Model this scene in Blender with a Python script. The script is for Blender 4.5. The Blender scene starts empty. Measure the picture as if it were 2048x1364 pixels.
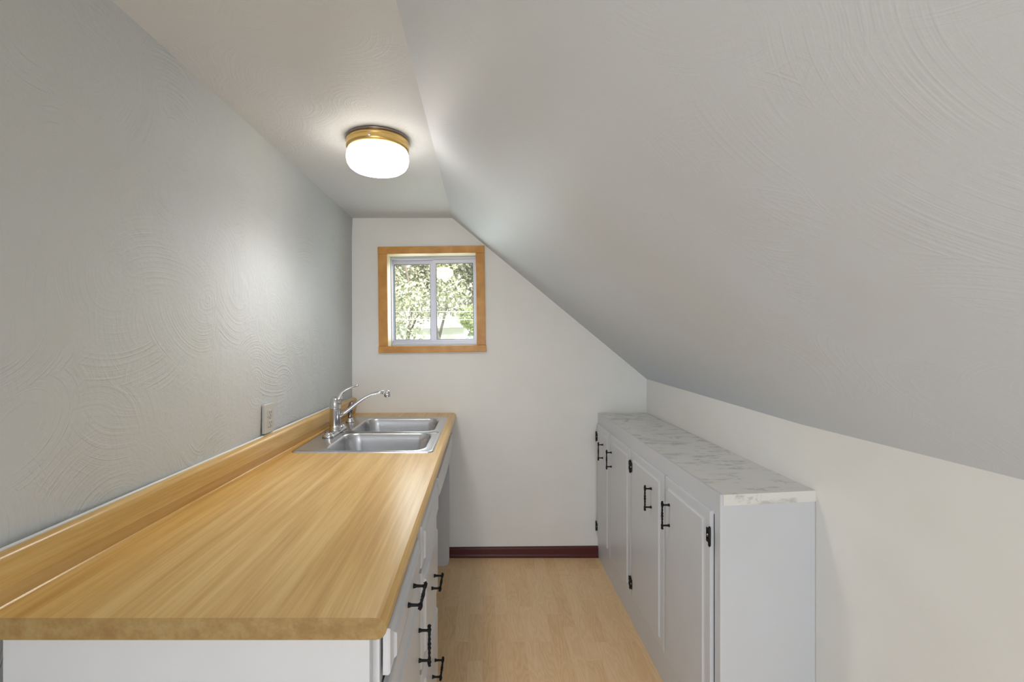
import bpy, bmesh, math, random
from mathutils import Vector, Matrix
random.seed(7)
S = bpy.context.scene
C = S.collection
R = math.radians
PI = math.pi

# ------------------------------------------------------------ camera
FPX = 920.0                      # focal length in pixels of the 2048 px wide frame
cam_d = bpy.data.cameras.new('camera')
cam = bpy.data.objects.new('camera', cam_d)
C.objects.link(cam)
cam.location = (0, 0, 1.40)
cam.rotation_euler = (R(90), 0, 0)
cam_d.sensor_fit = 'HORIZONTAL'
cam_d.sensor_width = 36.0
cam_d.lens = 36.0 * FPX / 2048
cam_d.shift_x = 59 / 2048
cam_d.shift_y = -11 / 2048
cam_d.clip_start = 0.02
S.camera = cam

# ------------------------------------------------------------ world, sun, exposure
S.view_settings.view_transform = 'Standard'
S.view_settings.look = 'None'
S.view_settings.gamma = 1.0
S.view_settings.use_curve_mapping = False
S.view_settings.exposure = 0.39

w = bpy.data.worlds.new('sky')
S.world = w
w.use_nodes = True
nt = w.node_tree
bg = nt.nodes['Background']
sky = nt.nodes.new('ShaderNodeTexSky')
sky.sky_type = 'HOSEK_WILKIE'
sky.turbidity = 6.0
sky.ground_albedo = 0.4
sky.sun_direction = Vector((0.3, -0.6, 0.75)).normalized()
mixw = nt.nodes.new('ShaderNodeMix'); mixw.data_type = 'RGBA'
mixw.inputs[0].default_value = 0.75
nt.links.new(sky.outputs[0], mixw.inputs[6])
mixw.inputs[7].default_value = (1.0, 1.0, 1.0, 1)
nt.links.new(mixw.outputs[2], bg.inputs[0])
bg.inputs[1].default_value = 1.6

sun_d = bpy.data.lights.new('sun', 'SUN'); sun_d.energy = 7.0; sun_d.angle = R(2); sun_d.color = (1, .95, .86)
sun = bpy.data.objects.new('sun', sun_d); C.objects.link(sun)
sun.rotation_euler = (R(40), 0, R(25)); sun.location = (0, -5, 12)

def area(name, loc, rot, sx, sy, e, col=(1, 1, 1)):
    d = bpy.data.lights.new(name, 'AREA'); d.shape = 'RECTANGLE'; d.size = sx; d.size_y = sy
    d.energy = e; d.color = col
    o = bpy.data.objects.new(name, d); C.objects.link(o); o.location = loc; o.rotation_euler = rot
    return o
# added fill light in a made-up opening of the unseen end wall
area('fill_light_rear', (0.0, -4.57, 0.95), (R(90), 0, 0), 1.3, 1.7, 36, (0.79, 0.93, 1.07))
# added side fill, in a left wall gap made for it behind the camera
area('fill_light_side', (-1.02, -1.25, .72), (0, R(-90), 0), 1.35, 1.0, 16.5, (0.86, 0.95, 1.0))
# daylight falling through the small window
area('daylight_small_window', (-0.32, 3.12, 1.62), (R(-90), 0, 0), 0.5, 0.5, 3, (0.86, 0.95, 1.0))
LAMP_E = 6.7
LAMP_DOWN = 16.0

# ------------------------------------------------------------ materials
def srgb(r, g, b):
    def f(c):
        c /= 255.0
        return c / 12.92 if c <= .04045 else ((c + .055) / 1.055) ** 2.4
    return (f(r), f(g), f(b), 1)

def mat(name, col, rough=.5, metal=0, spec=.5, coat=0):
    m = bpy.data.materials.new(name); m.use_nodes = True
    b = m.node_tree.nodes['Principled BSDF']
    b.inputs['Base Color'].default_value = col
    b.inputs['Roughness'].default_value = rough
    b.inputs['Metallic'].default_value = metal
    b.inputs['Specular IOR Level'].default_value = spec
    b.inputs['Coat Weight'].default_value = coat
    return m

class NT:
    def __init__(s, m): s.m = m; s.t = m.node_tree; s.b = s.t.nodes.get('Principled BSDF')
    def n(s, kind, **kw):
        x = s.t.nodes.new(kind)
        for k, v in kw.items(): setattr(x, k, v)
        return x
    def l(s, a, b): s.t.links.new(a, b)
    def coords(s, scale=(1, 1, 1), rot=(0, 0, 0), loc=(0, 0, 0)):
        g = s.n('ShaderNodeNewGeometry'); mp = s.n('ShaderNodeMapping')
        mp.inputs['Scale'].default_value = scale; mp.inputs['Rotation'].default_value = rot
        mp.inputs['Location'].default_value = loc
        s.l(g.outputs['Position'], mp.inputs['Vector']); return mp.outputs[0]
    def noise(s, vec, scale=5, detail=3, rough=.5):
        x = s.n('ShaderNodeTexNoise'); x.inputs['Scale'].default_value = scale
        x.inputs['Detail'].default_value = detail; x.inputs['Roughness'].default_value = rough
        s.l(vec, x.inputs['Vector']); return x
    def math(s, op, a, b=None, c=None):
        x = s.n('ShaderNodeMath', operation=op)
        for i, v in enumerate((a, b, c)):
            if v is None: continue
            if isinstance(v, (int, float)): x.inputs[i].default_value = v
            else: s.l(v, x.inputs[i])
        return x.outputs[0]
    def ramp(s, fac, stops):
        x = s.n('ShaderNodeValToRGB'); e = x.color_ramp.elements
        while len(e) < len(stops): e.new(.5)
        for i, (p, c) in enumerate(stops):
            e[i].position = p; e[i].color = c
        s.l(fac, x.inputs[0]); return x.outputs[0]
    def mix(s, fac, a, b, blend='MIX'):
        x = s.n('ShaderNodeMix', data_type='RGBA', blend_type=blend)
        for i, v in ((0, fac), (6, a), (7, b)):
            if isinstance(v, (int, float, tuple)): x.inputs[i].default_value = v
            else: s.l(v, x.inputs[i])
        return x.outputs[2]
    def bump(s, h, strength=.3, dist=.01):
        x = s.n('ShaderNodeBump'); x.inputs['Strength'].default_value = strength
        x.inputs['Distance'].default_value = dist
        s.l(h, x.inputs['Height']); s.l(x.outputs[0], s.b.inputs['Normal']); return x

def swirl_plaster(name, col, rot=(0, 0, 0), amp=1.0):
    """painted skip-trowel plaster: overlapping fans of comb arcs"""
    m = mat(name, col, .52, spec=.28); t = NT(m)
    total = None
    for k, (sc, fr, off) in enumerate(((2.3, 100, (0, 0, 0)), (3.1, 120, (3.3, 1.7, 5.1)), (1.8, 90, (7.7, 4.2, 2.9)))):
        co = t.coords(loc=off)
        wob = t.noise(co, 2.2, 1)
        add = t.n('ShaderNodeVectorMath', operation='MULTIPLY_ADD')
        t.l(wob.outputs['Color'], add.inputs[0]); add.inputs[1].default_value = (.12, .12, .12); t.l(co, add.inputs[2])
        v = t.n('ShaderNodeTexVoronoi', voronoi_dimensions='3D', feature='F1')
        v.inputs['Scale'].default_value = sc; t.l(add.outputs[0], v.inputs['Vector'])
        dist = t.math('DIVIDE', v.outputs['Distance'], sc)
        sep = t.n('ShaderNodeSeparateColor'); t.l(v.outputs['Color'], sep.inputs[0])
        ww = t.math('MULTIPLY_ADD', dist, fr * 1.15, t.math('MULTIPLY', sep.outputs[0], 60.0))
        comb = t.n('ShaderNodeTexNoise', noise_dimensions='1D'); comb.inputs['Scale'].default_value = 1.0
        comb.inputs['Detail'].default_value = 2.0; comb.inputs['Roughness'].default_value = .6
        t.l(ww, comb.inputs['W'])
        ridge = t.n('ShaderNodeMapRange'); ridge.interpolation_type = 'SMOOTHSTEP'
        ridge.inputs['From Min'].default_value = .42; ridge.inputs['From Max'].default_value = .68
        t.l(comb.outputs[0], ridge.inputs['Value'])
        msk = t.noise(co, 2.6 + k, 3, .6)
        mk = t.n('ShaderNodeMapRange'); mk.interpolation_type = 'SMOOTHSTEP'
        mk.inputs['From Min'].default_value = .46; mk.inputs['From Max'].default_value = .64
        t.l(msk.outputs[0], mk.inputs['Value'])
        h = t.math('MULTIPLY', ridge.outputs[0], mk.outputs[0])
        total = h if total is None else t.math('ADD', total, h)
    co = t.coords()
    fine = t.noise(co, 95, 4, .6)
    lump = t.noise(co, 9, 4, .55)
    # small plaster nibs
    nv = t.n('ShaderNodeTexVoronoi', feature='F1'); nv.inputs['Scale'].default_value = 16; t.l(co, nv.inputs['Vector'])
    nib = t.math('LESS_THAN', nv.outputs['Distance'], .07)
    h = t.math('MULTIPLY', total, .0009)
    h = t.math('MULTIPLY_ADD', fine.outputs[0], .0012, h)
    h = t.math('MULTIPLY_ADD', lump.outputs[0], .006, h)
    h = t.math('MULTIPLY_ADD', nib, .0008, h)
    t.bump(h, .55 * amp, 1.0)
    stain = t.noise(co, 1.7, 3)
    c = t.ramp(stain.outputs[0], [(.35, col), (.62, (col[0] * .985, col[1] * .98, col[2] * .94, 1))])
    t.l(c, t.b.inputs['Base Color'])
    return m

def painted(name, col, rough=.35, bump=.15, sc=140):
    m = mat(name, col, rough, spec=.4); t = NT(m)
    co = t.coords()
    n1 = t.noise(co, sc, 3); n2 = t.noise(co, 6, 3)
    h = t.math('MULTIPLY_ADD', n2.outputs[0], .004, t.math('MULTIPLY', n1.outputs[0], .0006))
    t.bump(h, bump, 1.0)
    c = t.ramp(n2.outputs[0], [(.3, (col[0] * .97, col[1] * .97, col[2] * .96, 1)), (.7, col)])
    t.l(c, t.b.inputs['Base Color'])
    return m

WALLC = srgb(196, 200, 203)
M = {}
M['swirl'] = swirl_plaster('swirled_plaster_paint', WALLC, amp=1.5)
M['slope'] = swirl_plaster('swirled_plaster_ceiling_paint', srgb(209, 215, 225), amp=.38)
M['ceil'] = swirl_plaster('swirled_flat_ceiling_paint', srgb(212, 215, 221), amp=1.2)
M['smooth'] = painted('smooth_cream_paint', srgb(240, 239, 236), .5, .35, 90)
M['cab'] = painted('pale_grey_cabinet_paint', srgb(211, 213, 219), .32, .12)
M['gap_shade'] = mat('painted_door_gap_shade', srgb(70, 66, 62), .8)  # dark tone standing in for shade behind the door gaps
M['chrome'] = mat('chrome', srgb(215, 215, 218), .10, 1)
M['steel'] = mat('brushed_steel', srgb(206, 207, 211), .27, 1)
t = NT(M['steel']); n_ = t.noise(t.coords((6, 300, 40)), 3, 2); t.bump(t.math('MULTIPLY', n_.outputs[0], .0002), .25, 1.0)
M['brass'] = mat('satin_brass', srgb(220, 186, 118), .28, 1)
M['nickel'] = mat('darkened_nickel', srgb(150, 140, 138), .25, 1)
M['black'] = mat('black_wrought_iron', srgb(14, 13, 15), .5, 0, .3)
M['alu'] = mat('mill_aluminium', srgb(190, 190, 200), .42, .75)
M['gasket'] = mat('dark_glazing_gasket', srgb(60, 62, 70), .7)
M['plastic'] = mat('ivory_plastic', srgb(190, 189, 184), .4)
M['slot'] = mat('dark_slot', srgb(40, 38, 36), .6)
M['caulk'] = mat('white_caulk', srgb(225, 225, 222), .4)
M['liner'] = mat('cream_jamb_paint', srgb(202, 193, 164), .5)

# counter laminate: long grain running away from the camera
def laminate(name, tint=1.0, gloss=.28, up=0.0):
    m = mat(name, srgb(200, 160, 98), gloss, spec=.5); t = NT(m)
    a = t.noise(t.coords((22, .9, 22), loc=(0, 0, 22 * up)), 1.6, 5, .62)
    b = t.noise(t.coords((150, 3.0, 150), loc=(0, 0, 150 * up)), 1.0, 3, .6)
    c = t.noise(t.coords((5, .5, 5), loc=(0, 0, 5 * up)), 1.2, 2)
    f = t.math('MULTIPLY_ADD', b.outputs[0], .30, t.math('MULTIPLY', a.outputs[0], .75))
    f = t.math('MULTIPLY_ADD', c.outputs[0], .25, f)
    f = t.math('MULTIPLY_ADD', t.math('SUBTRACT', f, .65), .45, f)
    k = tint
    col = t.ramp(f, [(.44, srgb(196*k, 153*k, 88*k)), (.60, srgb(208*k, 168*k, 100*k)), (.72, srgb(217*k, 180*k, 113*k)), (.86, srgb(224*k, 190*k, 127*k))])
    t.l(col, t.b.inputs['Base Color'])
    t.bump(t.math('MULTIPLY', b.outputs[0], .0003), .2, 1.0)
    return m
M['lam'] = laminate('honey_wood_laminate')
M['lam_splash'] = laminate('honey_wood_laminate_backsplash', .95, up=.045)
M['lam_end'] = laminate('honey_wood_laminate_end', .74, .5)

def casing_wood():
    m = mat('orange_pine', srgb(190, 128, 58), .38); t = NT(m)
    a = t.noise(t.coords((10, 10, 10)), 1.2, 3, .5)
    col = t.ramp(a.outputs[0], [(.3, srgb(196, 134, 58)), (.55, srgb(212, 152, 72)), (.75, srgb(222, 166, 90))])
    t.l(col, t.b.inputs['Base Color']); return m
M['pine'] = casing_wood()

def floor_mat():
    m = mat('oak_strip_laminate', srgb(190, 150, 100), .33, spec=.45); t = NT(m)
    co = t.coords((1, 1, 1), (0, 0, R(90)))
    br = t.n('ShaderNodeTexBrick'); br.offset = .37; br.offset_frequency = 2; br.squash = .8; br.squash_frequency = 3
    br.inputs['Scale'].default_value = 1.0
    br.inputs['Brick Width'].default_value = .33; br.inputs['Row Height'].default_value = .064
    br.inputs['Mortar Size'].default_value = .0005
    br.inputs['Color1'].default_value = (0, 0, 0, 1); br.inputs['Color2'].default_value = (1, 1, 1, 1)
    br.inputs['Mortar'].default_value = (.2, .2, .2, 1)
    t.l(co, br.inputs['Vector'])
    sep = t.n('ShaderNodeSeparateColor'); t.l(br.outputs[0], sep.inputs[0])
    # cathedral grain, shifted per strip
    g = t.n('ShaderNodeNewGeometry')
    mp = t.n('ShaderNodeMapping'); mp.inputs['Scale'].default_value = (13, 2.2, 1)
    t.l(g.outputs['Position'], mp.inputs['Vector'])
    cx = t.n('ShaderNodeCombineXYZ'); t.l(t.math('MULTIPLY', sep.outputs[0], 17.0), cx.inputs[2])
    ad = t.n('ShaderNodeVectorMath', operation='ADD'); t.l(mp.outputs[0], ad.inputs[0]); t.l(cx.outputs[0], ad.inputs[1])
    nn = t.noise(ad.outputs[0], 1.0, 2, .45)
    rings = t.math('SINE', t.math('MULTIPLY', nn.outputs[0], 95))
    fine = t.noise(t.coords((230, 9, 1)), 1.0, 2)
    f = t.math('MULTIPLY_ADD', sep.outputs[0], .28, .26)
    f = t.math('MULTIPLY_ADD', rings, .07, f)
    f = t.math('MULTIPLY_ADD', fine.outputs[0], .30, f)
    col = t.ramp(f, [(.2, srgb(216, 174, 122)), (.5, srgb(234, 197, 149)), (.85, srgb(246, 216, 174))])
    t.l(col, t.b.inputs['Base Color']); return m
M['floor'] = floor_mat()

def marble_mat():
    m = mat('white_marbled_laminate', srgb(222, 220, 216), .35); t = NT(m)
    co = t.coords((1, 1, 1), (0, 0, R(28)))
    mp = t.coords((5, 17, 17), (0, 0, R(12)))
    a = t.noise(mp, 1.15, 6, .68)
    b = t.noise(t.coords((9, 20, 20), (0, 0, R(12))), 1.3, 5, .7)
    v1 = t.ramp(a.outputs[0], [(.54, (0, 0, 0, 1)), (.64, (1, 1, 1, 1))])
    v2 = t.ramp(b.outputs[0], [(.56, (0, 0, 0, 1)), (.68, (1, 1, 1, 1))])
    c1 = t.mix(v1, srgb(228, 227, 224), srgb(196, 195, 191))
    c2 = t.mix(t.math('MULTIPLY', v2, .6), c1, srgb(146, 143, 136))
    # small blotches
    bl = t.noise(t.coords((1, 1, 1)), 9, 4, .7)
    v3 = t.ramp(bl.outputs[0], [(.63, (0, 0, 0, 1)), (.70, (1, 1, 1, 1))])
    c3 = t.mix(t.math('MULTIPLY', v3, .7), c2, srgb(146, 144, 136))
    t.l(c3, t.b.inputs['Base Color']); return m
M['marble'] = marble_mat()
M['maroon'] = mat('dark_maroon_paint', srgb(84, 34, 36), .25)

def glass_mat():
    m = bpy.data.materials.new('window_glass'); m.use_nodes = True
    t = m.node_tree; t.nodes.clear()
    o = t.nodes.new('ShaderNodeOutputMaterial'); mx = t.nodes.new('ShaderNodeMixShader')
    tr = t.nodes.new('ShaderNodeBsdfTransparent'); gl = t.nodes.new('ShaderNodeBsdfGlossy')
    gl.inputs['Roughness'].default_value = .015; tr.inputs[0].default_value = (.97, .98, .98, 1)
    mx.inputs[0].default_value = .065
    t.links.new(tr.outputs[0], mx.inputs[1]); t.links.new(gl.outputs[0], mx.inputs[2])
    t.links.new(mx.outputs[0], o.inputs[0]); return m
M['glass'] = glass_mat()

def shade_mat():
    m = mat('lit_frosted_glass', srgb(255, 250, 238), .25); t = NT(m)
    t.b.inputs['Emission Color'].default_value = (1.0, .925, .82, 1)
    t.b.inputs['Emission Strength'].default_value = LAMP_E
    g = t.n('ShaderNodeNewGeometry')
    sp = t.n('ShaderNodeSeparateXYZ'); t.l(g.outputs['Position'], sp.inputs[0])
    wv = t.math('SINE', t.math('MULTIPLY', sp.outputs[2], 700))
    t.bump(t.math('MULTIPLY', wv, .001), .5, 1.0)
    return m
M['shade'] = shade_mat()

def leafy(name, c1, c2, c3):
    m = mat(name, c1, .6); t = NT(m)
    n1 = t.noise(t.coords(), 3.5, 3)
    n2 = t.n('ShaderNodeTexWhiteNoise'); g = t.n('ShaderNodeNewGeometry')
    t.l(g.outputs['Random Per Island'], n2.inputs['Vector'])
    f = t.math('MULTIPLY_ADD', n2.outputs[0], .6, t.math('MULTIPLY', n1.outputs[0], .45))
    t.l(t.ramp(f, [(.2, c1), (.5, c2), (.8, c3)]), t.b.inputs['Base Color'])
    return m
M['leaf_a'] = leafy('pale_green_leaves', srgb(142, 150, 124), srgb(192, 197, 168), srgb(232, 232, 214))
M['leaf_b'] = leafy('dusky_green_leaves', srgb(100, 104, 90), srgb(156, 158, 134), srgb(220, 218, 194))
M['leaf_c'] = leafy('fresh_green_leaves', srgb(130, 150, 96), srgb(172, 190, 128), srgb(206, 216, 160))
M['bark'] = mat('grey_bark', srgb(120, 112, 104), .9)
M['siding'] = mat('white_siding', srgb(238, 238, 238), .7)
M['roofing'] = mat('pale_roofing', srgb(240, 241, 244), .7)
M['grass'] = mat('lawn', srgb(118, 132, 84), .9)
M['wire'] = mat('pale_cable', srgb(225, 222, 215), .5)

# ------------------------------------------------------------ mesh helpers
def bx(bm, x0, x1, y0, y1, z0, z1, mi=0, bevel=0):
    r = bmesh.ops.create_cube(bm, size=1)
    for v in r['verts']:
        v.co = Vector((x0 + (v.co.x + .5) * (x1 - x0), y0 + (v.co.y + .5) * (y1 - y0), z0 + (v.co.z + .5) * (z1 - z0)))
    fs = set(f for v in r['verts'] for f in v.link_faces)
    for f in fs: f.material_index = mi
    if bevel:
        es = list({e for v in r['verts'] for e in v.link_edges})
        rr = bmesh.ops.bevel(bm, geom=es, offset=bevel, segments=2, affect='EDGES', profile=.6)
        for f in rr['faces']: f.material_index = mi
    return r

def loft(bm, secs, cap0=True, cap1=True, closed=True, mi=0, smooth=False):
    rows = [[bm.verts.new(p) for p in s] for s in secs]
    n = len(rows[0])
    for a, b in zip(rows, rows[1:]):
        for i in range(n if closed else n - 1):
            j = (i + 1) % n
            f = bm.faces.new((a[i], a[j], b[j], b[i])); f.material_index = mi; f.smooth = smooth
    if cap0:
        f = bm.faces.new(list(reversed(rows[0]))); f.material_index = mi
    if cap1:
        f = bm.faces.new(rows[-1]); f.material_index = mi
    return rows

def tube(bm, pts, rad, n=14, mi=0, square=False, twist=0):
    pts = [Vector(p) for p in pts]
    if isinstance(rad, (int, float)): rad = [rad] * len(pts)
    secs = []; up = None
    for i, p in enumerate(pts):
        d = (pts[min(i + 1, len(pts) - 1)] - pts[max(i - 1, 0)]).normalized()
        if up is None:
            up = Vector((0, 0, 1)) if abs(d.z) < .9 else Vector((1, 0, 0))
        s = d.cross(up).normalized(); up = s.cross(d).normalized()
        k = 4 if square else n
        secs.append([p + (s * math.cos(2 * PI * j / k + twist * i) + up * math.sin(2 * PI * j / k + twist * i)) * rad[i] for j in range(k)])
    loft(bm, secs, mi=mi, smooth=not square)

def lathe(bm, prof, c, n=48, axis='Z', mi=0, smooth=True):
    """prof: (radius, height) list; closes to a point where radius is 0"""
    c = Vector(c); rows = []
    for r, h in prof:
        if r < 1e-6:
            rows.append([bm.verts.new(c + ax(axis, 0, 0, h))]); continue
        rows.append([bm.verts.new(c + ax(axis, r * math.cos(2 * PI * i / n), r * math.sin(2 * PI * i / n), h)) for i in range(n)])
    for a, b in zip(rows, rows[1:]):
        for i in range(n):
            j = (i + 1) % n
            q = [a[i % len(a)], a[j % len(a)], b[j % len(b)], b[i % len(b)]]
            q2 = []
            for v in q:
                if v not in q2: q2.append(v)
            if len(q2) > 2:
                f = bm.faces.new(q2); f.material_index = mi; f.smooth = smooth

def ax(axis, a, b, h):
    return Vector((a, b, h)) if axis == 'Z' else Vector((h, a, b)) if axis == 'X' else Vector((a, h, b))

def obj(name, bm, mats, parent=None, recalc=True, origin=None):
    if recalc: bmesh.ops.recalc_face_normals(bm, faces=bm.faces)
    me = bpy.data.meshes.new(name)
    if origin is not None:
        bmesh.ops.translate(bm, vec=-Vector(origin), verts=bm.verts)
    bm.to_mesh(me); bm.free()
    for m_ in (mats if isinstance(mats, (list, tuple)) else [mats]): me.materials.append(m_)
    o = bpy.data.objects.new(name, me); C.objects.link(o)
    if origin is not None: o.location = origin
    if parent:
        o.parent = parent
        o.location = Vector(o.location) - (Vector(parent['world']) if 'world' in parent else Vector())
    return o

def thing(name, label, cat, loc, group=None):
    o = bpy.data.objects.new(name, None); C.objects.link(o); o.location = loc
    o.empty_display_size = .1
    o['label'] = label; o['category'] = cat
    if group: o['group'] = group
    return o
def tag(o, label, cat, group=None, kind=None):
    if label: o['label'] = label
    if cat: o['category'] = cat
    if group: o['group'] = group
    if kind: o['kind'] = kind
    return o
def part(name, bm, mats, root, off=None):
    """mesh drawn in world coordinates, stored relative to its root"""
    bmesh.ops.recalc_face_normals(bm, faces=bm.faces)
    o_w = off if off is not None else wloc(root)
    bmesh.ops.translate(bm, vec=-o_w, verts=bm.verts)
    me = bpy.data.meshes.new(name); bm.to_mesh(me); bm.free()
    for m_ in (mats if isinstance(mats, (list, tuple)) else [mats]): me.materials.append(m_)
    o = bpy.data.objects.new(name, me); C.objects.link(o); o.parent = root
    return o
def wloc(o):
    v = Vector(o.location)
    while o.parent: o = o.parent; v += Vector(o.location)
    return v
def structure(name, bm, mats):
    o = obj(name, bm, mats); o['kind'] = 'structure'; return o
def new(): return bmesh.new()

# ------------------------------------------------------------ room shell
YB, YR = 2.91, -4.50            # far wall face, rear wall face
ZC = 2.143                      # ceiling
XC = -0.192                     # crease between flat and sloped ceiling
def XL(y, z):                   # left wall leans out a little towards the camera
    return -0.822 - 0.0275 * (YB - y) * (ZC - z) / 1.13
RW = [(-4.65, 1.075, 1.117), (0.9, 1.060, 1.117), (1.52, 1.05, 1.107), (3.02, 1.037, 1.126)]   # y, x, z of the knee wall top
def XRf(y):
    for (a, xa, za), (b, xb, zb) in zip(RW, RW[1:]):
        if y <= b: return xa + (xb - xa) * (y - a) / (b - a)
    return RW[-1][1]

bm = new(); bx(bm, -1.25, 1.3, -4.65, 3.12, -.1, 0); structure('floor', bm, M['floor'])
bm = new()
def lwall(ys, za, zb):
    loft(bm, [[(XL(y, za), y, za), (XL(y, zb), y, zb), (XL(y, ZC) - .02 - .10 * (ZC - zb) / ZC, y, zb + (.1 if zb == ZC else 0)), (XL(y, ZC) - .02 - .10 * (ZC - za) / ZC - .05, y, za)] for y in ys])
lwall((-.70, 0, 1.5, 3.0), 0, ZC); lwall((-4.65, -1.80), 0, ZC); lwall((-1.80, -.70), 1.95, ZC)  # unseen gap under the header is added for the side fill light
structure('wall_left', bm, M['swirl'])
bm = new()
loft(bm, [[(x, y, 0), (x, y, z), (x + .12, y, z + .0), (x + .12, y, 0)] for y, x, z in RW])
structure('wall_right', bm, M['smooth'])
bm = new()
bx(bm, -.95, XC, -4.65, 3.0, ZC, ZC + .1)
structure('ceiling', bm, M['ceil'])
bm = new()
loft(bm, [[(XC, y, ZC), (x, y, z), (x + .14, y, z), (XC + .05, y, ZC + .13), (XC - .02, y, ZC + .12)] for y, x, z in RW])
structure('ceiling_sloped', bm, M['slope'])
# far wall with the window opening
HX0, HX1, HZ0, HZ1 = -.612, -.030, 1.322, 1.928
bm = new()
for a in ((-1.05, HX0, 0, 2.35), (HX1, 1.2, 0, 2.35), (HX0, HX1, 0, HZ0), (HX0, HX1, HZ1, 2.35)):
    bx(bm, a[0], a[1], YB, YB + .20, a[2], a[3])
structure('wall_far', bm, M['smooth'])
# rear wall, behind the camera, with an opening added for the rear fill light
bm = new()
for a in ((-1.1, -.68, 0, 2.35), (.68, 1.3, 0, 2.35), (-.68, .68, 0, .04), (-.68, .68, 1.88, 2.35)):
    bx(bm, a[0], a[1], YR - .12, YR, a[2], a[3])
structure('wall_rear', bm, M['smooth'])
# skirting board under the window
bm = new()
prof = [(YB, 0), (YB - .016, 0), (YB - .016, .012), (YB - .012, .020), (YB - .012, .052), (YB - .008, .060), (YB, .064)]
loft(bm, [[(x, a, b + (x * .010 if b > .05 else 0)) for a, b in prof] for x in (-.82, .74)])
structure('baseboard_far', bm, M['maroon'])

# ------------------------------------------------------------ small slider window
WC = Vector((-.321, YB, 1.628))
win = thing('window_1', None or 'small aluminium sliding window with orange wood casing above the sink', 'window', WC)
win['kind'] = 'structure'; del win['category']
win.rotation_euler = (0, R(-.7), 0)
x0, x1, z0, z1 = -.656, .016, 1.294, 1.962
bm = new()
bx(bm, x0, x1, YB - .018, YB, z1 - .046, z1, bevel=.003)
part('top_casing', bm, M['pine'], win)
bm = new(); bx(bm, x0, x0 + .058, YB - .016, YB, z0 + .042, z1 - .046, bevel=.003); part('side_casing', bm, M['pine'], win)
bm = new(); bx(bm, x1 - .056, x1, YB - .016, YB, z0 + .042, z1 - .046, bevel=.003); part('side_casing', bm, M['pine'], win)
bm = new(); bx(bm, x0 - .002, x1 + .004, YB - .022, YB, z0, z0 + .042, bevel=.003); part('bottom_casing', bm, M['pine'], win)
ox0, ox1, oz0, oz1 = x0 + .056, x1 - .054, z0 + .040, z1 - .044
bm = new()   # jamb liner
bx(bm, ox0 - .010, ox0, YB - .002, YB + .20, oz0, oz1); bx(bm, ox1, ox1 + .010, YB - .002, YB + .20, oz0, oz1)
bx(bm, ox0 - .010, ox1 + .010, YB - .002, YB + .20, oz1, oz1 + .010); bx(bm, ox0 - .010, ox1 + .010, YB - .002, YB + .20, oz0 - .010, oz0)
part('jamb', bm, M['liner'], win)
def rect_frame(bm, a0, a1, b0, b1, y0, y1, wl, wr, wb, wt, mi=0):
    bx(bm, a0, a0 + wl, y0, y1, b0, b1, mi); bx(bm, a1 - wr, a1, y0, y1, b0, b1, mi)
    bx(bm, a0 + wl, a1 - wr, y0, y1, b0, b0 + wb, mi); bx(bm, a0 + wl, a1 - wr, y0, y1, b1 - wt, b1, mi)
FY = YB + .112
bm = new(); rect_frame(bm, ox0 + .001, ox1 - .001, oz0 + .001, oz1 - .001, FY, FY + .07, .005, .006, .014, .016)
bx(bm, ox0 + .006, ox1 - .007, FY + .002, FY + .006, oz0 + .014, oz0 + .024)
part('window_frame', bm, M['alu'], win)
def sash(a0, a1, y, wl, wr, wb, wt, tilt=0):
    bm = new(); b0, b1 = oz0 + .015, oz1 - .017
    rect_frame(bm, a0, a1, b0, b1, y, y + .018, wl, wr, wb, wt)
    s = part('sash', bm, M['alu'], win)
    g = new(); rect_frame(g, a0 + wl, a1 - wr, b0 + wb, b1 - wt, y + .003, y + .015, .0025, .0025, .0025, .0025)
    part('gasket', g, M['gasket'], s, wloc(win))
    g = new(); bx(g, a0 + wl + .001, a1 - wr - .001, y + .007, y + .011, b0 + wb + .001, b1 - wt - .001)
    for v in g.verts: v.co.y += tilt * (v.co.z - (b0 + b1) / 2)
    part('glass_pane', g, M['glass'], s, wloc(win))
sash(ox0 + .006, -.327, FY + .040, .009, .020, .024, .025)
sash(-.325, ox1 - .007, FY + .014, .020, .015, .024, .025, .027)

# ------------------------------------------------------------ ceiling light
LC = Vector((-.396, 1.742, ZC))
lamp = thing('ceiling_light', 'round flush ceiling light with brass base and glowing white glass drum', 'light', LC)
bm = new(); lathe(bm, [(0, 0), (.116, 0), (.1185, -.003), (.1185, -.007), (.114, -.010), (0, -.010)], LC, 64)
part('rim_ring', bm, M['nickel'], lamp)['label'] = 'dark nickel rim ring'
bm = new(); lathe(bm, [(.100, -.008), (.1165, -.010), (.1170, -.020), (.1135, -.026), (.1165, -.030), (.1165, -.038), (.112, -.047), (.100, -.047)], LC, 64)
part('base_ring', bm, M['brass'], lamp)['label'] = 'brass base ring'
bm = new()
lathe(bm, [(.108, -.030), (.110, -.046), (.1135, -.054), (.1155, -.066), (.1160, -.080), (.1130, -.094), (.106, -.106), (.094, -.115), (.075, -.120), (.04, -.1225), (0, -.123)], LC, 64)
part('glass_shade', bm, M['shade'], lamp)
# added spot hung below the drum, boosting the lamp's light downwards
sd = bpy.data.lights.new('lamp_down_fill', 'SPOT'); sd.energy = LAMP_DOWN; sd.color = (1.0, .95, .89)
sd.spot_size = R(165); sd.spot_blend = 1.0; sd.shadow_soft_size = .11
so = bpy.data.objects.new('lamp_down_fill', sd); C.objects.link(so); so.location = LC + Vector((0, 0, -.20))
for a in (-92, 28, 148):
    bm = new(); d = Vector((math.cos(R(a)), math.sin(R(a)), 0))
    tube(bm, [LC + d * .114 + Vector((0, 0, -.032)), LC + d * .121 + Vector((0, 0, -.032)), LC + d * .123 + Vector((0, 0, -.032))], [.004, .0045, .002], 10)
    part('thumb_screw', bm, M['chrome'], lamp)

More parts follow.
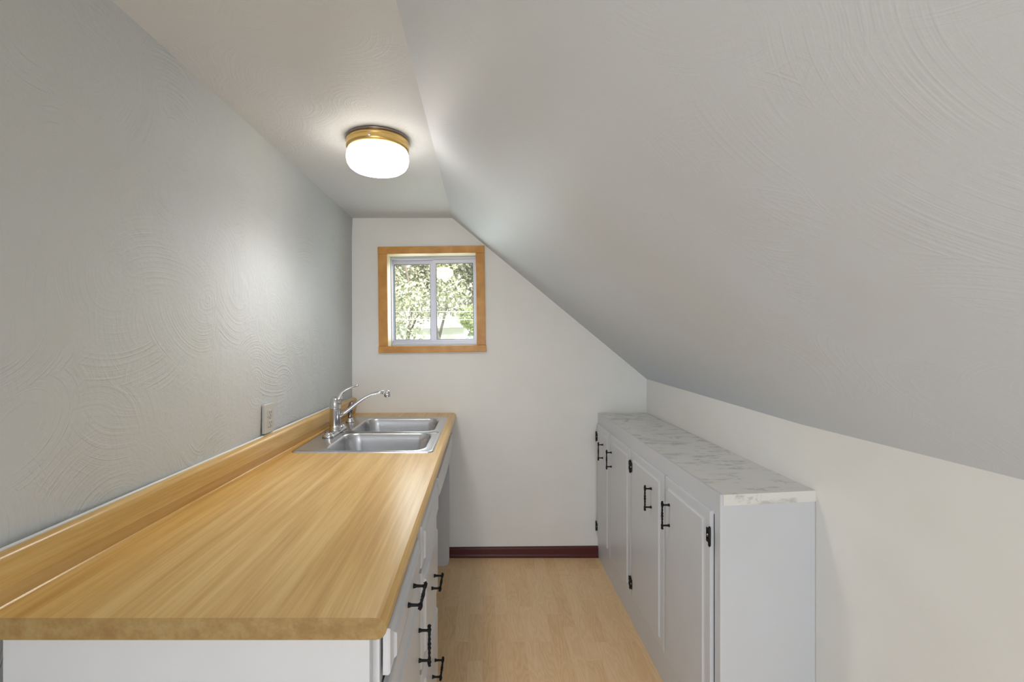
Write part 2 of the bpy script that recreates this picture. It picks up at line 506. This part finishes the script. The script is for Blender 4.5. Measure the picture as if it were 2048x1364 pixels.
# ------------------------------------------------------------ left counter
ZT, ZU = .911, .873            # counter top and underside
CY0, CY1, XN = .796, YB - .001, -.166
def splash_x(y): return XL(y, 1.0) + .001
ctop = thing('countertop', 'long honey wood-look laminate countertop with rolled front edge along left wall', 'countertop', (-.5, CY0, ZU))
def prof_right(xcut):
    r = .019; p = [(xcut, ZU), (XN - r, ZU)]
    for i in range(9):
        a = -PI / 2 + PI * i / 8
        p.append((XN - r + r * math.cos(a), (ZT + ZU) / 2 + r * math.sin(a)))
    p += [(XN - .03, ZT + .0005), (xcut, ZT)]
    return p
bm = new()
def slab(y0, y1, xa, xb=None, capn=False):
    pr = prof_right(0)
    def sec(y):
        x_l = splash_x(y) if xa is None else xa
        if xb is None: q = [(x_l if px_ == 0 else px_, pz) for px_, pz in pr]
        else: q = [(x_l, ZU), (xb, ZU), (xb, ZT), (x_l, ZT)]
        return [(a, y, b) for a, b in q]
    rows = loft(bm, [sec(y0), sec(y1)])
    if capn:
        for f in rows[0][0].link_faces:
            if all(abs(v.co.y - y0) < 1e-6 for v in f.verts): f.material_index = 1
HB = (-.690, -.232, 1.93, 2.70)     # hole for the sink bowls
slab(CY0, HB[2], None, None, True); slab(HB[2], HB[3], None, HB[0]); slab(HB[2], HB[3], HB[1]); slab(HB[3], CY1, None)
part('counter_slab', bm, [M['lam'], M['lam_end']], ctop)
bm = new()
def ssec(y):
    xw = splash_x(y); xs = xw + .026; xb = xw + .016
    p = [(xw, ZT - .004), (xb + .003, ZT - .004), (xb + .003, ZT + .0006), (xb, ZT + .003), (xs, .948), (xs, .990)]
    for i in range(1, 7):
        a = PI * .5 * i / 6
        p.append((xs - .016 * (1 - math.cos(a)), .992 + .016 * math.sin(a)))
    p += [(xw, 1.008)]
    return [(a, y, b) for a, b in p]
rows = loft(bm, [ssec(y) for y in (CY0, CY0 + .001, 1.3, 1.9, 2.4, CY1)])
for f in bm.faces: f.smooth = len(f.verts) == 4
part('backsplash', bm, M['lam_splash'], ctop).data.set_sharp_from_angle(angle=R(16))
bm = new()
tube(bm, [(splash_x(y) + .001, y, 1.0085) for y in (CY0, 1.3, 1.9, 2.4, CY1)], .004, 6)
part('caulk_bead', bm, M['caulk'], ctop)['label'] = 'white caulk line'

# ------------------------------------------------------------ doors, drawers, handles, hinges
def raised_front(bm, plane, out, y0, y1, z0, z1, th=.018, inset=.040):
    """slab whose lipped edge steps up to a raised field. plane: x of the back face; out: +1/-1 towards the aisle"""
    def X(d): return plane + out * d
    def loop(i, d): return [(X(d), y0 + i, z0 + i), (X(d), y1 - i, z0 + i), (X(d), y1 - i, z1 - i), (X(d), y0 + i, z1 - i)]
    ls = [loop(.000, 0), loop(0, th * .45), loop(.002, th * .60), loop(.007, th * .66), loop(inset - .009, th * .70), loop(inset - .004, th * .78), loop(inset, th)]
    loft(bm, ls)

def pull(bm, base, out, vertical, L=.076):
    """black twisted bar pull; base = centre on the door face"""
    b = Vector(base); d = Vector((0, 0, 1)) if vertical else Vector((0, 1, 0)); o = Vector((out, 0, 0))
    for s in (-1, 1):
        p = b + d * (s * L / 2)
        tube(bm, [p, p + o * .003, p + o * .008, p + o * .020, p + o * .027], [.0058, .0052, .0036, .0032, .0045], 10)
    n = 34; pts = [b + o * .027 + d * ((i / n - .5) * (L + .030)) for i in range(n + 1)]
    rr = []
    for i in range(n + 1):
        u = abs(i / n - .5) * (L + .030)
        r = .0037 + .0012 * math.exp(-(u / .012) ** 2)
        if u > L / 2 + .006: r = .0030 + .0026 * math.sin(PI * min(1, (u - L / 2 - .006) / .009))
        if abs(u - L / 2) < .006: r = .0052
        rr.append(r)
    tube(bm, pts, rr, square=True, twist=.42)

def hinge_mesh(bm, x, out, y, z, side):
    """side: +1 when the door lies towards +y of the knuckle"""
    xa = x; o = out
    def b(y0, y1, z0, z1, d0=0, d1=.003, mi=0):
        bx(bm, min(xa + o * d0, xa + o * d1), max(xa + o * d0, xa + o * d1), min(y0, y1), max(y0, y1), z0, z1, mi)
    s = side
    b(y + s * .002, y + s * .006, z - .022, z + .022); b(y + s * .018, y + s * .022, z - .022, z + .022)
    b(y + s * .006, y + s * .018, z + .012, z + .022); b(y + s * .006, y + s * .018, z - .022, z - .012)
    b(y + s * .006, y + s * .018, z - .012, z + .012, 0, .0012)
    tube(bm, [(xa + o * .003, y, z - .032), (xa + o * .003, y, z - .028), (xa + o * .003, y, z + .028), (xa + o * .003, y, z + .032)], [.002, .0042, .0042, .002], 10)
    lathe(bm, [(0, .0035), (.004, .003), (.0045, 0)] if o > 0 else [(0, -.0035), (.004, -.003), (.0045, 0)], (xa + o * .0012, y + s * .012, z), 12, 'X', mi=1)

# ------------------------------------------------------------ left base cabinet
FX = -.187
base = thing('base_cabinet', 'pale grey base cabinet under the wood-look counter, one door and four drawer fronts', 'cabinet', (-.5, .82, 0))
bm = new()
bx(bm, -.85, -.200, .815, .833, .0, ZU - .001, bevel=.001)
part('end_panel', bm, M['cab'], base)
bm = new()
bx(bm, -.84, FX - .020, .833, 1.70, .09, ZU - .002)
bx(bm, -.84, -.26, .833, 1.70, 0, .09)
part('carcass', bm, M['cab'], base)
bm = new()
rect_frame_y = [(.835, .865, .09, ZU - .002), (1.215, 1.300, .09, ZU - .002), (1.665, 1.700, .09, ZU - .002),
                (.865, 1.215, .845, ZU - .002), (.865, 1.215, .755, .785), (.865, 1.215, .09, .14),
                (1.30, 1.665, .80, ZU - .002), (1.30, 1.665, .70, .745), (1.30, 1.665, .44, .475), (1.30, 1.665, .09, .16)]
for a in rect_frame_y: bx(bm, FX - .020, FX, a[0], a[1], a[2], a[3])
part('face_frame', bm, M['cab'], base)
def front(name, y0, y1, z0, z1, handle=None, inset=.036, vertical=False, lab=None):
    bm = new(); raised_front(bm, FX + .004, 1, y0, y1, z0, z1, .022, inset)
    d = part(name, bm, M['cab'], base)
    if handle:
        h = new(); pull(h, (FX + .026, handle[0], handle[1]), 1, vertical)
        part('handle', h, M['black'], d, wloc(base))['label'] = 'black twisted bar handle'
    return d
front('drawer', .845, 1.225, .776, .862, (1.033, .817), .022)
front('door', .845, 1.225, .115, .762, (1.162, .617), .045, True)
front('drawer', 1.285, 1.700, .748, .866, None, .022)
front('drawer', 1.285, 1.690, .465, .735, (1.490, .602), .034)
front('drawer', 1.285, 1.690, .150, .452, (1.512, .306), .034)

# scalloped apron below the counter in front of the sink
bm = new()
pp = [(1.704, ZU - .001), (1.704, .803), (1.80, .790), (1.95, .783), (2.10, .779), (2.22, .780), (2.32, .786), (2.40, .797), (2.45, .812), (2.48, .832), (2.49, .852), (2.49, ZU - .001)]
loft(bm, [[(x, a, b) for a, b in pp] for x in (-.182, -.163)])
tag(obj('apron_board', bm, M['cab'], origin=(-.17, 1.71, .80)), 'pale grey curved apron board hanging under the counter edge at the sink', 'board')
# far support panel with a rounded foot
bm = new()
pp = [(-.80, .0), (-.235, .0)] + [(-.235 + .032 * math.sin(PI / 2 * i / 6), .032 - .032 * math.cos(PI / 2 * i / 6)) for i in range(1, 7)] + [(-.203, ZU - .001), (-.80, ZU - .001)]
loft(bm, [[(a, y, b) for a, b in pp] for y in (2.795, 2.815)])
tag(obj('support_panel', bm, M['cab'], origin=(-.5, 2.8, 0)), 'grey upright panel with rounded foot holding the counter near far wall', 'panel')

# ------------------------------------------------------------ sink
def rrect(x0, x1, y0, y1, r, z, n=7):
    out = []
    for cx, cy, a0 in ((x1 - r[2], y1 - r[2], 0), (x0 + r[3], y1 - r[3], 90), (x0 + r[0], y0 + r[0], 180), (x1 - r[1], y0 + r[1], 270)):
        rr = {0: r[2], 90: r[3], 180: r[0], 270: r[1]}[a0]
        for i in range(n + 1):
            a = R(a0 + 90 * i / n)
            out.append((cx + rr * math.cos(a), cy + rr * math.sin(a), z))
    return out
SX0, SX1, SY0, SY1, SM = -.803, -.206, 1.914, 2.743, 2.303
BX0, BX1 = -.672, -.247
sink = thing('kitchen_sink', 'double bowl stainless steel drop-in sink set into the wood-look counter', 'sink', (-.5, 2.33, ZT))
ZD = ZT + .0045
bm = new(); e = .0015
for (ya, yb, ba, bb, ro, near) in ((SY0, SM, 1.942, 2.284, (.025, .025, e, e), True), (SM, SY1, 2.322, 2.690, (e, e, .025, .025), False)):
    def outer(i, z):
        return rrect(SX0 + i, SX1 - i, ya + (i if near else 0), yb - (0 if near else i), ro, z)
    rb = (.060,) * 4
    loft(bm, [outer(0, ZT + .0003), outer(.003, ZD), outer(.012, ZD + .0005), outer(.016, ZD - .0015),
              rrect(BX0 - .012, BX1 + .012, ba - .012, bb + .012, (.068,) * 4, ZD - .0015) if False else rrect(BX0 - .006, BX1 + .006, ba - .006, bb + .006, (.064,) * 4, ZD - .0012),
              rrect(BX0 - .002, BX1 + .002, ba - .002, bb + .002, (.060,) * 4, ZD)], cap0=False, cap1=False, smooth=True)
part('rim', bm, M['steel'], sink)
for (ba, bb) in ((1.942, 2.284), (2.322, 2.690)):
    bm = new()
    L_ = []
    for ins, dz in ((-.002, 0), (.001, -.002), (.004, -.008), (.008, -.03), (.014, -.09), (.020, -.125), (.030, -.146), (.046, -.160), (.070, -.168), (.110, -.172)):
        r = max(.02, .062 + ins * .1 if ins < .05 else .055)
        L_.append(rrect(BX0 + ins, BX1 - ins, ba + ins, bb - ins, (r,) * 4, ZD + dz))
    loft(bm, L_, cap0=False, cap1=True, smooth=True)
    b_ = part('basin', bm, M['steel'], sink)
    cx, cy = (BX0 + BX1) / 2, (ba + bb) / 2
    bm = new(); lathe(bm, [(.044, .0005), (.042, .003), (.036, .001), (.030, -.001), (0, -.001)], (cx, cy, ZD - .1715), 28)
    part('drain', bm, M['chrome'], b_, wloc(sink))

# ------------------------------------------------------------ faucet
FB = Vector((-.737, 2.30, ZD))
fau = thing('faucet', 'chrome single lever kitchen faucet with curved spout on the sink deck', 'faucet', FB)
bm = new()
def plate(i, z): return rrect(FB.x - .028 + i, FB.x + .028 - i, FB.y - .128 + i, FB.y + .128 - i, (.0275 - i * .9,) * 4, z)
loft(bm, [plate(0, ZD), plate(0, ZD + .005), plate(.004, ZD + .010), plate(.012, ZD + .013)], cap0=True, cap1=True, smooth=True)
for s in (-1, 1):
    lathe(bm, [(.021, .009), (.019, .017), (.011, .021), (0, .022)], FB + Vector((0, s * .100, 0)), 20)
part('escutcheon', bm, M['chrome'], fau)
bm = new()
lathe(bm, [(.030, .010), (.030, .018), (.0275, .022), (.027, .040), (.0268, .118), (.0285, .120), (.0285, .124), (.027, .126), (.0265, .145), (.024, .160), (.019, .172), (.010, .179), (0, .181)], FB, 28)
part('body', bm, M['chrome'], fau)
bm = new()
sp = [(.018, .000, .083), (.045, .004, .096), (.075, .010, .119), (.105, .016, .144), (.140, .022, .169), (.175, .027, .186), (.210, .031, .195), (.238, .034, .197)]
tube(bm, [FB + Vector(p) for p in sp], [.0115, .0100, .0090, .0085, .0080, .0078, .0078, .009], 16)
tip = FB + Vector((.248, .035, .203))
tube(bm, [tip, tip + Vector((.003, 0, -.006)), tip + Vector((.006, 0, -.024)), tip + Vector((.007, 0, -.030))], [.010, .0165, .0165, .013], 18)
part('spout', bm, M['chrome'], fau)
bm = new()
lv = [(.010, 0, .150), (.022, .001, .176), (.033, .003, .198), (.052, .005, .212), (.080, .008, .226), (.104, .010, .233), (.116, .011, .235)]
tube(bm, [FB + Vector(p) for p in lv], [.0215, .017, .010, .0058, .0046, .0052, .0062], 14)
part('lever', bm, M['chrome'], fau)
# side sprayer
SB = Vector((-.745, 2.585, ZD))
spr = thing('side_sprayer', 'chrome and dark hand sprayer standing on sink deck behind the faucet', 'sprayer', SB)
bm = new(); lathe(bm, [(.024, 0), (.024, .004), (.019, .008), (.017, .016), (.013, .022), (0, .022)], SB, 24)
part('holder', bm, M['chrome'], spr)
bm = new(); tube(bm, [SB + Vector(p) for p in ((0, 0, .012), (0, 0, .050), (.002, 0, .080), (.010, 0, .100), (.022, 0, .108))], [.011, .012, .015, .016, .013], 16)
part('spray_head', bm, M['nickel'], spr)

# ------------------------------------------------------------ wall outlet
oy0, oy1, oz0_, oz1_ = 1.780, 1.856, 1.017, 1.131
xw = XL(1.82, 1.07)
outl = thing('wall_outlet', 'white duplex power outlet on the left wall above backsplash', 'outlet', (xw, 1.818, 1.074))
bm = new(); bx(bm, xw - .004, xw + .010, oy0, oy1, oz0_, oz1_, bevel=.003)
part('cover_plate', bm, M['plastic'], outl)
for zc in (1.094, 1.054):
    bm = new(); bx(bm, xw + .009, xw + .013, 1.802, 1.834, zc - .014, zc + .014, bevel=.003)
    for yy in (1.811, 1.825): bx(bm, xw + .0125, xw + .0134, yy - .0012, yy + .0012, zc - .002, zc + .008, 1)
    bx(bm, xw + .0125, xw + .0134, 1.816, 1.820, zc - .010, zc - .006, 1)
    part('receptacle', bm, [M['plastic'], M['slot']], outl)
bm = new(); lathe(bm, [(.003, 0), (.003, .0012), (0, .0015)], (xw + .0098, 1.818, 1.074), 12, 'X')
part('screw', bm, M['nickel'], outl)

# ------------------------------------------------------------ right storage cabinet
CX = .738                     # face frame plane; door faces stand at about .722
NY, NYB = 1.413, 1.452        # near end, front and wall side
ZTC = .911
cabn = thing('storage_cabinet', 'low pale grey four door storage cabinet along right wall below the sloped ceiling', 'cabinet', (.9, 2.15, 0))
bm = new()
XE = 1.032
def csec(z): return [(CX, NY, z), (CX, YB - .002, z), (XE - .004, YB - .002, z), (XE + .018, NYB, z)]
loft(bm, [csec(0), csec(ZTC - .034)])
for f in bm.faces:
    if all(abs(v.co.x - CX) < 1e-5 for v in f.verts): f.material_index = 1  # carcass front coloured dark to paint shade into the door gaps
part('carcass', bm, [M['cab'], M['gap_shade']], cabn)
bm = new()
for a in ((NY, YB - .003, .838, ZTC - .0005), (NY, YB - .003, 0, .150), (NY, 1.4465, .150, .838), (2.889, YB - .003, .150, .838)):
    bx(bm, CX - .008, CX + .0006, *a)
part('face_frame', bm, M['cab'], cabn)
FXR = CX - .008
cells = [(1.4515, 1.8120, -1, 1.753), (1.8215, 2.222, 1, 1.940), (2.232, 2.5865, -1, 2.539), (2.595, 2.885, 1, 2.720)]
for (y0, y1, hs, hy) in cells:
    bm = new(); raised_front(bm, FXR, -1, y0, y1, .140, .847, .018, .042)
    d = part('door', bm, M['cab'], cabn)
    h = new(); pull(h, (FXR - .018, hy, .715), -1, True, .078)
    part('handle', h, M['black'], d, wloc(cabn))['label'] = 'black twisted bar handle'
    for zz in (.767, .205):
        h = new()
        if hs == -1: hinge_mesh(h, FXR - .013, -1, y0 - .004, zz, 1)
        else: hinge_mesh(h, FXR - .013, -1, y1 + .004, zz, -1)
        part('hinge', h, [M['black'], M['steel']], d, wloc(cabn))['label'] = 'black cabinet hinge with steel screw'
bm = new()
def tsec(z): return [(CX + .0008, NY - .002, z), (CX + .0008, YB - .002, z), (XE - .002, YB - .002, z), (XE + .021, NYB - .002, z)]
loft(bm, [tsec(ZTC - .034), tsec(ZTC)])
tag(obj('marble_countertop', bm, M['marble'], origin=(.9, 2.15, ZTC - .034)), 'white marble-look laminate top with grey veins on low right cabinet', 'countertop')

# ------------------------------------------------------------ outdoors
bm = new(); bx(bm, -40, 40, 3.4, 60, -3.1, -3.0); structure('ground', bm, M['grass'])

def tree(name, label, base_, blobs, lm, leaf, n, trunk_pts, trunk_r, branches=(), seed=1):
    rnd = random.Random(seed)
    t_ = thing(name, label, 'tree', base_)
    bm = new(); tube(bm, trunk_pts, trunk_r, 10)
    for p, r in branches: tube(bm, p, r, 8)
    part('trunk', bm, M['bark'], t_)
    bm = new()
    tot = sum(b[3] * b[4] * b[5] for b in blobs)
    for (cx, cy, cz, rx, ry, rz) in blobs:
        k = int(n * rx * ry * rz / tot)
        for _ in range(k):
            d = Vector((rnd.gauss(0, 1), rnd.gauss(0, 1), rnd.gauss(0, 1))).normalized() * (rnd.random() ** .45)
            c = Vector((cx + d.x * rx, cy + d.y * ry, cz + d.z * rz))
            a = Vector((rnd.gauss(0, 1), rnd.gauss(0, 1), rnd.gauss(0, 1))).normalized()
            b = a.cross(Vector((rnd.gauss(0, 1), rnd.gauss(0, 1), rnd.gauss(0, 1)))).normalized()
            s = leaf * rnd.uniform(.6, 1.4)
            vs = [bm.verts.new(c + a * s), bm.verts.new(c + b * s * .5), bm.verts.new(c - a * s), bm.verts.new(c - b * s * .5)]
            bm.faces.new(vs)
    part('foliage', bm, lm, t_)
    return t_
def rb(seed, cx, cy, cz, sx, sy, sz, n, r0, r1):
    q = random.Random(seed); out = []
    for _ in range(n):
        r = q.uniform(r0, r1)
        out.append((cx + q.uniform(-sx, sx), cy + q.uniform(-sy, sy), cz + q.uniform(-sz, sz), r * 1.1, r, r * .85))
    return out
tree('tree', 'pale leafy tree nearest the window, filling its left pane', (-2.3, 10.5, -3),
     rb(3, -2.4, 10.6, 3.3, 1.5, .9, 1.4, 32, .35, .7) + rb(31, -2.0, 10.3, 1.25, .55, .5, .45, 12, .2, .34), M['leaf_a'], .05, 15000,
     [(-2.3, 10.5, -3), (-2.2, 10.5, -.5), (-1.72, 10.5, 1.2), (-1.6, 10.5, 2.2), (-1.9, 10.6, 3.6)], [.20, .12, .045, .035, .02],
     [([(-1.68, 10.5, 1.4), (-1.45, 10.4, 1.9), (-1.2, 10.3, 2.3)], [.025, .02, .012])], 11)
tree('tree', 'dusky tree with forked trunk behind the right pane', (-1.2, 15, -3),
     rb(5, -1.2, 15.2, 4.2, 1.9, 1.0, 1.5, 30, .5, .9), M['leaf_b'], .06, 18000,
     [(-1.35, 15, -3), (-1.35, 15, 0), (-1.42, 15, 1.3), (-1.65, 15, 2.2), (-1.9, 15, 3.5)], [.2, .12, .06, .04, .03],
     [([(-1.42, 15, 1.3), (-1.25, 15, 2.0), (-1.0, 15, 2.9)], [.05, .035, .02])], 12)
tree('tree', 'fresh green rounded tree low at the right pane edge', (-.4, 13, -3),
     rb(8, -.20, 13, 1.0, .22, .3, 1.0, 16, .28, .42), M['leaf_c'], .045, 9000,
     [(-.4, 13, -3), (-.4, 13, -1), (-.42, 13, 1)], [.15, .1, .04], (), 13)
tree('tree', 'tall distant tree forming the leafy backdrop', (-3, 24, -3),
     rb(14, -2.6, 24.5, 4.9, 3.2, 1.0, 2.3, 45, .8, 1.4), M['leaf_b'], .09, 20000,
     [(-3, 24, -3), (-3, 24, 2), (-2.8, 24, 5)], [.35, .3, .15], (), 15)

house = thing('house', 'white neighbouring house with pale gable roof seen low in the window', 'house', (-1.8, 19, -3))
bm = new(); bx(bm, -3.6, -.75, 18.2, 20.6, -3, 1.75); part('wall', bm, M['siding'], house)
bm = new()
loft(bm, [[(-3.8, y, 1.70), (-2.2, y, 2.10), (-.60, y, 2.18), (-.60, y, 1.72), (-2.2, y, 1.68)] for y in (18.0, 20.8)])
part('roof', bm, M['roofing'], house)
for k, (za, zb, lab) in enumerate(((1.92, 2.02, 'upper pale overhead cable crossing outside the window'), (1.78, 1.85, 'lower pale overhead cable crossing outside the window'))):
    bm = new(); pts = [(-9 + 18 * i / 24, 9.0, za + (zb - za) * i / 24 - .10 * (1 - ((i - 12) / 12) ** 2)) for i in range(25)]
    tube(bm, pts, .005, 6); tag(obj('overhead_cable', bm, M['wire'], origin=pts[12]), lab, 'cable', 'overhead cables outside')
